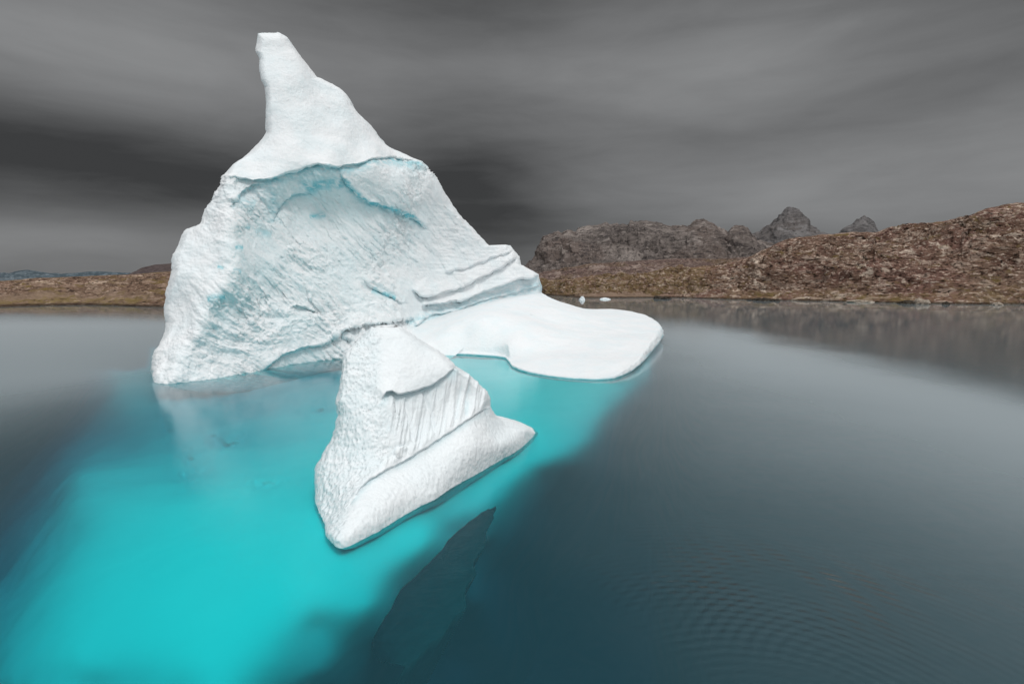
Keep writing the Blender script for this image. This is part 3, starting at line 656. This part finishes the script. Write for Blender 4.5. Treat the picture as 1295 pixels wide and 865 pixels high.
a = np.arange(NN); Fs2 = np.stack([np.full(NN, len(allP)), a, (a + 1) % NN], -1); allP = np.concatenate([allP, [[ctr[0], ctr[1], zz[0].mean()]]])
nz = vnormals(allP, Fs)[len(Fs2) // 2, 2]
if vnormals(allP, Fs)[:20000, 2].mean() < 0: Fs = Fs[:, ::-1]; Fs2 = Fs2[:, ::-1]
bl = np.zeros(len(allP)); nt_ = len(rr) * NN
bl[nt_:nt_ + 8 * NN] = 0.10; bl[nt_ + 4 * NN:nt_ + 8 * NN] = 0.55; bl[nt_ + 8 * NN:len(allP) - 1] = 0.5
mesh_obj('ice_shelf', under(berg, allP), [Fs, Fs2], M_SHELF, berg, attrs={'blue': bl})

# ---- submerged ice of the great iceberg, a broad foot under the clear water: depth under pixel
sub = [(150, 480, 3.2), (120, 476, 6), (60, 500, 12), (192, 500, 3.6), (260, 495, 4.4), (330, 487, 4.6), (420, 472, 3.8), (540, 455, 1.5), (620, 458, 1.2), (650, 475, .55), (700, 486, .45), (760, 488, .9), (800, 475, 2.0), (845, 450, 4), (880, 430, 9),
       (250, 555, 3.8), (330, 540, 3.8), (400, 520, 3.0), (240, 600, 3.0), (300, 620, 1.5), (350, 690, 1.0), (390, 730, .9), (300, 780, .95), (260, 830, 1.3), (200, 700, 1.3), (220, 650, 1.4), (150, 650, 2.2), (100, 600, 4.5), (50, 560, 10), (160, 560, 5), (0, 600, 11), (-60, 640, 12), (40, 700, 6), (0, 720, 8), (60, 640, 6.5),
       (100, 740, 2.3), (100, 830, 2.2), (0, 800, 5.5), (0, 865, 4.8), (120, 880, 3.7), (220, 890, 3.0), (330, 870, 3.5), (-80, 760, 10), (-200, 800, 12), (250, 940, 3), (420, 830, 5), (400, 790, 3.2), (470, 760, 3.0), (450, 730, 1.8), (520, 780, 8), (480, 860, 9), (400, 850, 5), (560, 720, 6), (500, 740, 4.2), (570, 670, 4.2), (640, 820, 13), (600, 760, 9), (540, 680, 2.3), (500, 690, 1.9), (620, 680, 6), (600, 640, 3.0),
       (640, 620, 3.2), (680, 600, 4.0), (700, 640, 9), (740, 560, 3.6), (690, 560, 1.7), (650, 590, 1.9), (610, 620, 2.2), (640, 500, 1.1), (700, 510, 1.1), (600, 480, 1.1), (760, 520, 2.6), (790, 500, 3.2), (830, 500, 8), (800, 560, 12), (660, 740, 13), (760, 680, 14), (880, 500, 13), (560, 900, 13), (600, 560, 1.4), (500, 560, 2), (480, 620, 1.6), (120, 940, 3.8), (400, 940, 9), (-80, 900, 9), (860, 560, 15), (0, 520, 14), (560, 820, 12)]
sub = np.array(sub, float); sub[:, 2] *= 1 + (sub[:, 2] / 7) ** 2; sub_tps = TPS(sub[:, :2], np.log(sub[:, 2]), 2e-4)
us = np.concatenate([np.arange(-1500, -260, 40.0), np.arange(-260, 900, 3.0), np.arange(900, 2400, 40.0)]); vs = np.concatenate([np.arange(372, 440, 4.0), np.arange(440, 640, 2.0), np.arange(640, 1000, 4.0)])
Ug, Vg = np.meshgrid(us, vs); Q = np.stack([Ug.ravel(), Vg.ravel()], -1)
dd = 0.33 * np.exp(np.clip(sub_tps(Q), math.log(0.3), math.log(90)))
edge = np.maximum.reduce([sstep(Q[:, 0], 820, 900), sstep(Q[:, 0], -180, -260), sstep(Q[:, 1], 930, 995) * 1.0])
edge = np.maximum(edge, sstep(Q[:, 1], 440, 415))
edge = np.maximum(edge, sstep(Q[:, 1], 470, 445) * sstep(Q[:, 0], 190, 160))
dd = 38 * (1 - np.exp(-(dd + 60 * edge) / 38))
pk = pnoise(np.stack([Q[:, 0] * .05, Q[:, 1] * .09, 0 * Q[:, 0]], -1)) + 0.5 * pnoise(np.stack([Q[:, 0] * .12, Q[:, 1] * .22, 0 * Q[:, 0]], -1))
for (a, b, ra, rb, am_) in ((285, 558, 26, 14, 2.2), (240, 590, 22, 26, 1.6), (405, 520, 34, 9, 1.8), (330, 610, 30, 16, 1.0), (300, 505, 90, 14, .9), (430, 480, 60, 9, .9), (210, 540, 14, 24, 1.2)):
    dd = dd + 0.20 * am_ * np.exp(-((Q[:, 0] - a) / ra) ** 2 - ((Q[:, 1] - b) / rb) ** 2) * np.clip(0.6 + 1.6 * pk, 0, 1.8)
P = at(Q[:, 0], Q[:, 1], z=-dd); P[:, 2] += np.minimum(dd * 0.25, 0.8) * (fbm(P * 0.16, 4, 0.55))
P[:, 2] = np.minimum(P[:, 2], -0.25)
mesh_obj('submerged_foot', under(berg, P), [quads(len(vs), len(us))[:, ::-1]], M_SUB, berg)
tag(berg, 'huge white iceberg with a tall leaning spire and a low flat shelf', 'iceberg')

# ---- the small iceberg in front
E1 = [(583, 459), (576.4, 463.8), (566, 474), (552, 484), (538, 490), (523.4, 495), (512, 497.5), (503.7, 498.6), (496, 495), (489, 496), (482, 507)]
E2 = [(622, 512), (618, 514.7), (600, 526), (581, 538), (560, 552), (541, 565), (522, 576), (505.4, 586.4), (488, 594), (470, 604.3), (458, 616), (446, 632)]
KNEE = [(503, 580), (501, 572), (504, 566), (512, 563), (516, 568)]
LRID = [(482, 500), (492, 525), (500, 550), (498, 575), (478, 596), (455, 620), (440, 644), (432, 690)]
sc_ = []
def s_(u, v, Y): sc_.append((u, v, Y))
for u, v in ((433.8, 693), (455, 684), (484, 669), (509, 653), (548.5, 632), (595, 604), (631, 583), (667, 559.5), (678, 548)): s_(u, v, W(u, v)); s_(u, v + 26, W(u, v) + 0.25)
for u, v in ((423, 691), (410.5, 676), (400, 648)): s_(u, v, W(u, v)); s_(u - 2, v + 24, W(u, v) + 0.2)
for u, v, Y in ((398, 620, 21.9), (398.6, 593, 22.5), (410, 570, 22.9), (420, 552, 23.2), (427, 525, 23.5), (424, 507, 23.6), (429, 490, 24.0), (433, 465, 24.6), (434, 450, 25), (452, 431, 25.8), (475, 416, 26.4), (504, 415, 26.9),
                (538, 436, 27.0), (556, 447, 27.0), (575, 462, 27.0), (595, 477, 27.5), (610, 491, 28), (619, 505, 28.3), (620, 515, 28.3), (627, 529, 28.6), (640, 540, 29.2), (667, 543, 30.3),
                (600, 527, 26.6), (581, 538, 25.6), (541, 565, 23.9), (505, 586, 22.5), (470, 604, 21.2), (446, 632, 19.9), (434, 650, 19.35),
                (552, 487, 25.9), (523, 498, 24.9), (504, 501, 24.3), (484, 510, 23.7), (590, 500, 27.2), (560, 520, 25.7), (530, 540, 24.4), (505, 560, 23.0),
                (480, 460, 25.0), (510, 460, 25.3), (540, 465, 25.9), (460, 500, 23.9), (455, 540, 22.9), (470, 560, 22.5), (440, 580, 22.2), (450, 600, 21.5), (420, 610, 21.5), (425, 645, 20.0), (412, 645, 20.5), (500, 620, 20.9), (560, 590, 23.4), (600, 570, 25.0), (640, 557, 27.6)): s_(u, v, Y)
sc_ = np.array(sc_); s_tps = TPS(sc_[:, :2], 1 / sc_[:, 2], 1e-7)
def small_depth(Q):
    inv = s_tps(Q); Q = jitter(Q, 2.0, 0.06); r = step(Q, E1[::-1], 0.26, 18, -0.30, 24, 0.10)
    r += step(Q, E2[::-1], 0.13, 18, -0.15, 14, 0.08)
    r += step(Q, KNEE, -0.10, 4, 0.12, 6, 0.1)
    return inv, r
SL = [(470, 414), (462, 421), (451.7, 430.5), (441, 441), (433.8, 450), (433, 468), (428.4, 493), (423.7, 507.5), (426.6, 525.4), (424, 540), (419.4, 554), (408.7, 572), (401, 586), (398.6, 593.5), (397.6, 610), (398, 625.8), (399.7, 647.3), (404, 662), (410.5, 676), (416, 690), (424, 712), (432, 722)]
SR = [(500, 413), (508, 416), (516, 421.5), (537.7, 435.8), (555.6, 446.6), (567, 455), (575, 461.6), (577, 466), (595, 477), (609.4, 491), (616, 498), (619.4, 504), (620, 514), (627.3, 529), (639.9, 539), (667, 542.5), (678.6, 547.7), (684, 556), (684, 575), (640, 605), (600, 627), (550, 655), (500, 683), (450, 715), (436, 722)]
sb_ = empty('small_iceberg', at(520, 640, z=0.0))
V, Fq, Ft, UV = body_rows(SL, SR, 413.6, 721, 0.8, 340, small_depth, [(413, 1.2), (460, 2.5), (540, 3.5), (600, 4), (720, 2)], 12, 0.55)
N = vnormals(V, Fq, Ft[2]); front = UV[:, 0] > 0; uv = UV.copy(); uv[~front] = (440, 500)
d1, s1, t1 = pdist(uv, E1[::-1]); d2, s2, t2 = pdist(uv, E2[::-1]); dL, sL, tL = pdist(uv, LRID)
left = sstep(uv[:, 0] - np.interp(uv[:, 1], [p[1] for p in LRID], [p[0] for p in LRID]), 6, -10)
flz = (s1 > 0) * (s2 < 0) * sstep(d1, 0, 8) * sstep(d2, 0, 8) * (1 - left) * front   # fluted band
low = (s2 > 0) * (1 - left) * front
al = V[:, 0] * 0.62 + V[:, 1] * 0.78
fl = fbm(np.stack([uv[:, 0] * 0.075 + 0.012 * uv[:, 1], uv[:, 1] * 0.006, 0 * al], -1), 4, 0.62, True) - 0.3
disp = flz * 0.24 * fl + 0.06 * fbm(V * 0.9, 4, 0.5) + 0.04 * left * fbm(V * 2.5, 3)
disp += low * 0.025 * (fbm(np.stack([al * 2.6, V[:, 2] * 1.3, V[:, 1] * .2], -1), 3, 0.6, True) - .3)
# hollows scooped by melting
c1, ed, idv = cells(np.stack([V[:, 0] * 4.2, V[:, 1] * 4.2, V[:, 2] * 3.0], -1) + 0.4 * np.stack([pnoise(V * 2), pnoise(V * 2 + 5), pnoise(V * 2 + 9)], -1))
disp += (0.040 * left + 0.010 * low + 0.006) * (c1 - 0.45) * 1.6
# two deep grooves in the fluted band
for ln in (((535, 498), (545, 525), (549, 545)), ((513, 508), (518, 535), (523, 560))):
    dg, _, _ = pdist(uv, ln); disp -= 0.12 * np.exp(-(dg / 2.2) ** 2)
# little melt notches along the waterline
nt = pnoise(np.stack([al * 1.3, 0 * al, 0 * al], -1)); disp -= 0.10 * sstep(nt, 0.25, 0.6) * np.exp(-(V[:, 2] / 0.25) ** 2)
V = V + N * disp[:, None]
blue = flz * 0.22 * sstep(-fl, 0.0, 0.5) + left * 0.10
for ln, w_, a_ in ((E1[::-1], 8, .28), (E2[::-1], 6, .22)):
    d, s, t = pdist(uv, ln); blue = np.maximum(blue, a_ * np.exp(-(d / w_) ** 2) * (s > 0))
blue = np.maximum(blue * front, 0.5 * sstep(V[:, 2], 0.0, -0.5))
V[:, 1] += 1.3 * np.clip(-V[:, 2], 0, None)
mesh_obj('ice_body', under(sb_, V), [Fq] + Ft, M_SMALL, sb_, attrs={'blue': blue, 'pitted': 0.25 + 0.75 * left + 0.15 * low})
# added dark sheet painting the small berg's reflection, with a broken edge
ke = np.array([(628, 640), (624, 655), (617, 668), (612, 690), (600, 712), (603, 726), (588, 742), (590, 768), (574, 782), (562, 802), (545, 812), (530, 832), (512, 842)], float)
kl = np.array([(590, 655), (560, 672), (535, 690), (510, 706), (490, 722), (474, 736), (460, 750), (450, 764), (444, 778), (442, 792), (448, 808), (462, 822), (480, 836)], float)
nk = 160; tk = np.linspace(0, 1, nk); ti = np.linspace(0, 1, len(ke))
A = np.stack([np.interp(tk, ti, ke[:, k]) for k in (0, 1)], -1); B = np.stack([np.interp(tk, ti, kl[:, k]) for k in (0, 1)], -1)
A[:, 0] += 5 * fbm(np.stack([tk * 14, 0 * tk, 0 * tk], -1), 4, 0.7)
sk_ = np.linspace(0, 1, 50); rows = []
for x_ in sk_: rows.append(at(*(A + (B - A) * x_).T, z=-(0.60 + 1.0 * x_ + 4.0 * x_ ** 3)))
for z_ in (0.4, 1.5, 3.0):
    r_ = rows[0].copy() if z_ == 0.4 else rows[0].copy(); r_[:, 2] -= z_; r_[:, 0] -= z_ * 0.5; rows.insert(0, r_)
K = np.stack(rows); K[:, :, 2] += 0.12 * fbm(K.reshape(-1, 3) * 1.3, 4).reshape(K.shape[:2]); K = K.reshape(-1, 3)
m, t = new_mat('dark_reflection_paint'); d_ = t.n('ShaderNodeBsdfDiffuse')
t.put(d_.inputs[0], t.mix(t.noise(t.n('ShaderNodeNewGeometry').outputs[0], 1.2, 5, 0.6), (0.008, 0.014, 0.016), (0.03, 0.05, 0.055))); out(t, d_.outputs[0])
mesh_obj('dark_reflection', under(sb_, K), [quads(len(rows), nk)], m, sb_)
tag(sb_, 'small fluted white iceberg floating in turquoise water in front of the huge one', 'iceberg')

# ------------------------------------------------------------ small things
def lump(name, c, rx, ry, rz, seed, mat, amp=0.3, sink=0.25, n=26, fq=1.0, attrs=True, flat=0.0):
    th = np.linspace(0.02, math.pi - 0.02, n); ph = np.linspace(0, 2 * math.pi, 2 * n, endpoint=False)
    T, Pp = np.meshgrid(th, ph, indexing='ij')
    S = np.stack([np.sin(T) * np.cos(Pp), np.sin(T) * np.sin(Pp), np.cos(T)], -1).reshape(-1, 3)
    r = 1 + amp * (fbm(S * 1.3 * fq + seed, 4, 0.6, True) - 0.3) + amp * 0.6 * pnoise(S * 1.1 + seed * 3)
    S = S * r[:, None]; S[:, 2] = np.where(S[:, 2] > 0, S[:, 2], S[:, 2] * 0.6)
    if flat: S[:, 2] = np.minimum(S[:, 2], flat + 0.1 * S[:, 2])
    V = S * (rx, ry, rz); nc = 2 * n; F4 = quads(n, nc, True)[:, ::-1]; k = len(V)
    V = np.concatenate([V, [[0, 0, V[:nc, 2].mean()], [0, 0, V[-nc:, 2].mean()]]]); j = np.arange(nc); jj = (j + 1) % nc
    tr = [np.stack([np.full(nc, k), j, jj], -1), np.stack([np.full(nc, k + 1), (n-1)*nc + jj, (n-1)*nc + j], -1)]
    o = mesh_obj(name, V, [F4] + tr, mat, attrs={'blue': np.full(len(V), 0.12)} if attrs else None)
    o.location = (c[0], c[1], c[2] - rz * sink); return o
c = at(736, 379.6, z=0.0); tag(lump('ice_chunk', c, 1.25, 1.2, 1.5, 3.1, M_ICE, 0.55, 0.2), 'rounded pale blue ice chunk floating off the brown shore, left of the flat one', 'ice chunk', 'ice chunks floating off the shore')
c = at(765, 378.8, z=0.0); tag(lump('ice_chunk', c, 2.0, 1.4, 0.85, 8.3, M_ICE, 0.5, 0.3), 'long flat white ice chunk floating off the brown shore, right of the rounded one', 'ice chunk', 'ice chunks floating off the shore')

def shore_rock(u, v, rx, rz, seed, label, group=None, z=0.0, mat=M_BOULD, ry=None):
    c = at(u, v + 1.2, z=0.0); c[2] = z
    rx *= 1.4; rz *= 1.35
    tag(lump('boulder', c, rx, (ry * 1.4 if ry else rx * 0.8), rz, seed, mat, 0.5, 0.25, fq=1.2, attrs=False), label, 'boulder', group)
shore_rock(1165, 383.3, 2.0, 1.7, 2.2, 'large pale boulder standing at the waterline below the brown right-hand hill')
shore_rock(1239, 382.6, 6.0, 0.8, 5.7, 'long flat pale rock slab lying on the shore, right of the large boulder', ry=1.6)
shore_rock(1262, 384.6, 1.1, 0.8, 11.3, 'small pale boulder in the shallows, right of the long flat slab')
shore_rock(1086, 381.2, 3.2, 0.7, 17.9, 'low pale rock ledge at the waterline, left of the large boulder', ry=1.5)
M_DARKR = rock_material('wet_dark_rock', (0.03, 0.026, 0.022), (0.06, 0.05, 0.042), (0.05, 0.04, 0.03), (0.12, 0.10, 0.08), (0.012, 0.01, 0.01), 4.0, bump_d=0.05)
ROCKS = [(832, 376.6, 'dark wet shore rock, left one of the pair nearest the floating ice chunks'), (840, 376.8, 'dark wet shore rock, right one of the pair nearest the floating ice chunks'),
         (948, 378.6, 'dark wet shore rock, leftmost of the row of four left of the low pale ledge'), (958, 378.9, 'dark wet shore rock, second from the left in the row of four'),
         (969, 379.2, 'dark wet shore rock, third from the left in the row of four'), (983, 379.6, 'dark wet shore rock, rightmost of the row of four left of the low pale ledge'),
         (1142, 382.6, 'dark wet shore rock, left one of the two just left of the large pale boulder'), (1150, 382.9, 'dark wet shore rock, right one of the two, next to the large pale boulder'),
         (1196, 384.0, 'dark wet shore rock between the large pale boulder and the long flat slab')]
for k, (u, v, lab) in enumerate(ROCKS):
    shore_rock(u, v, 1.4 + 0.7 * math.sin(k * 2.1), 0.8 + 0.25 * math.cos(k * 1.7), 21 + k * 3.1, lab, 'dark wet rocks along the right shore', mat=M_DARKR)
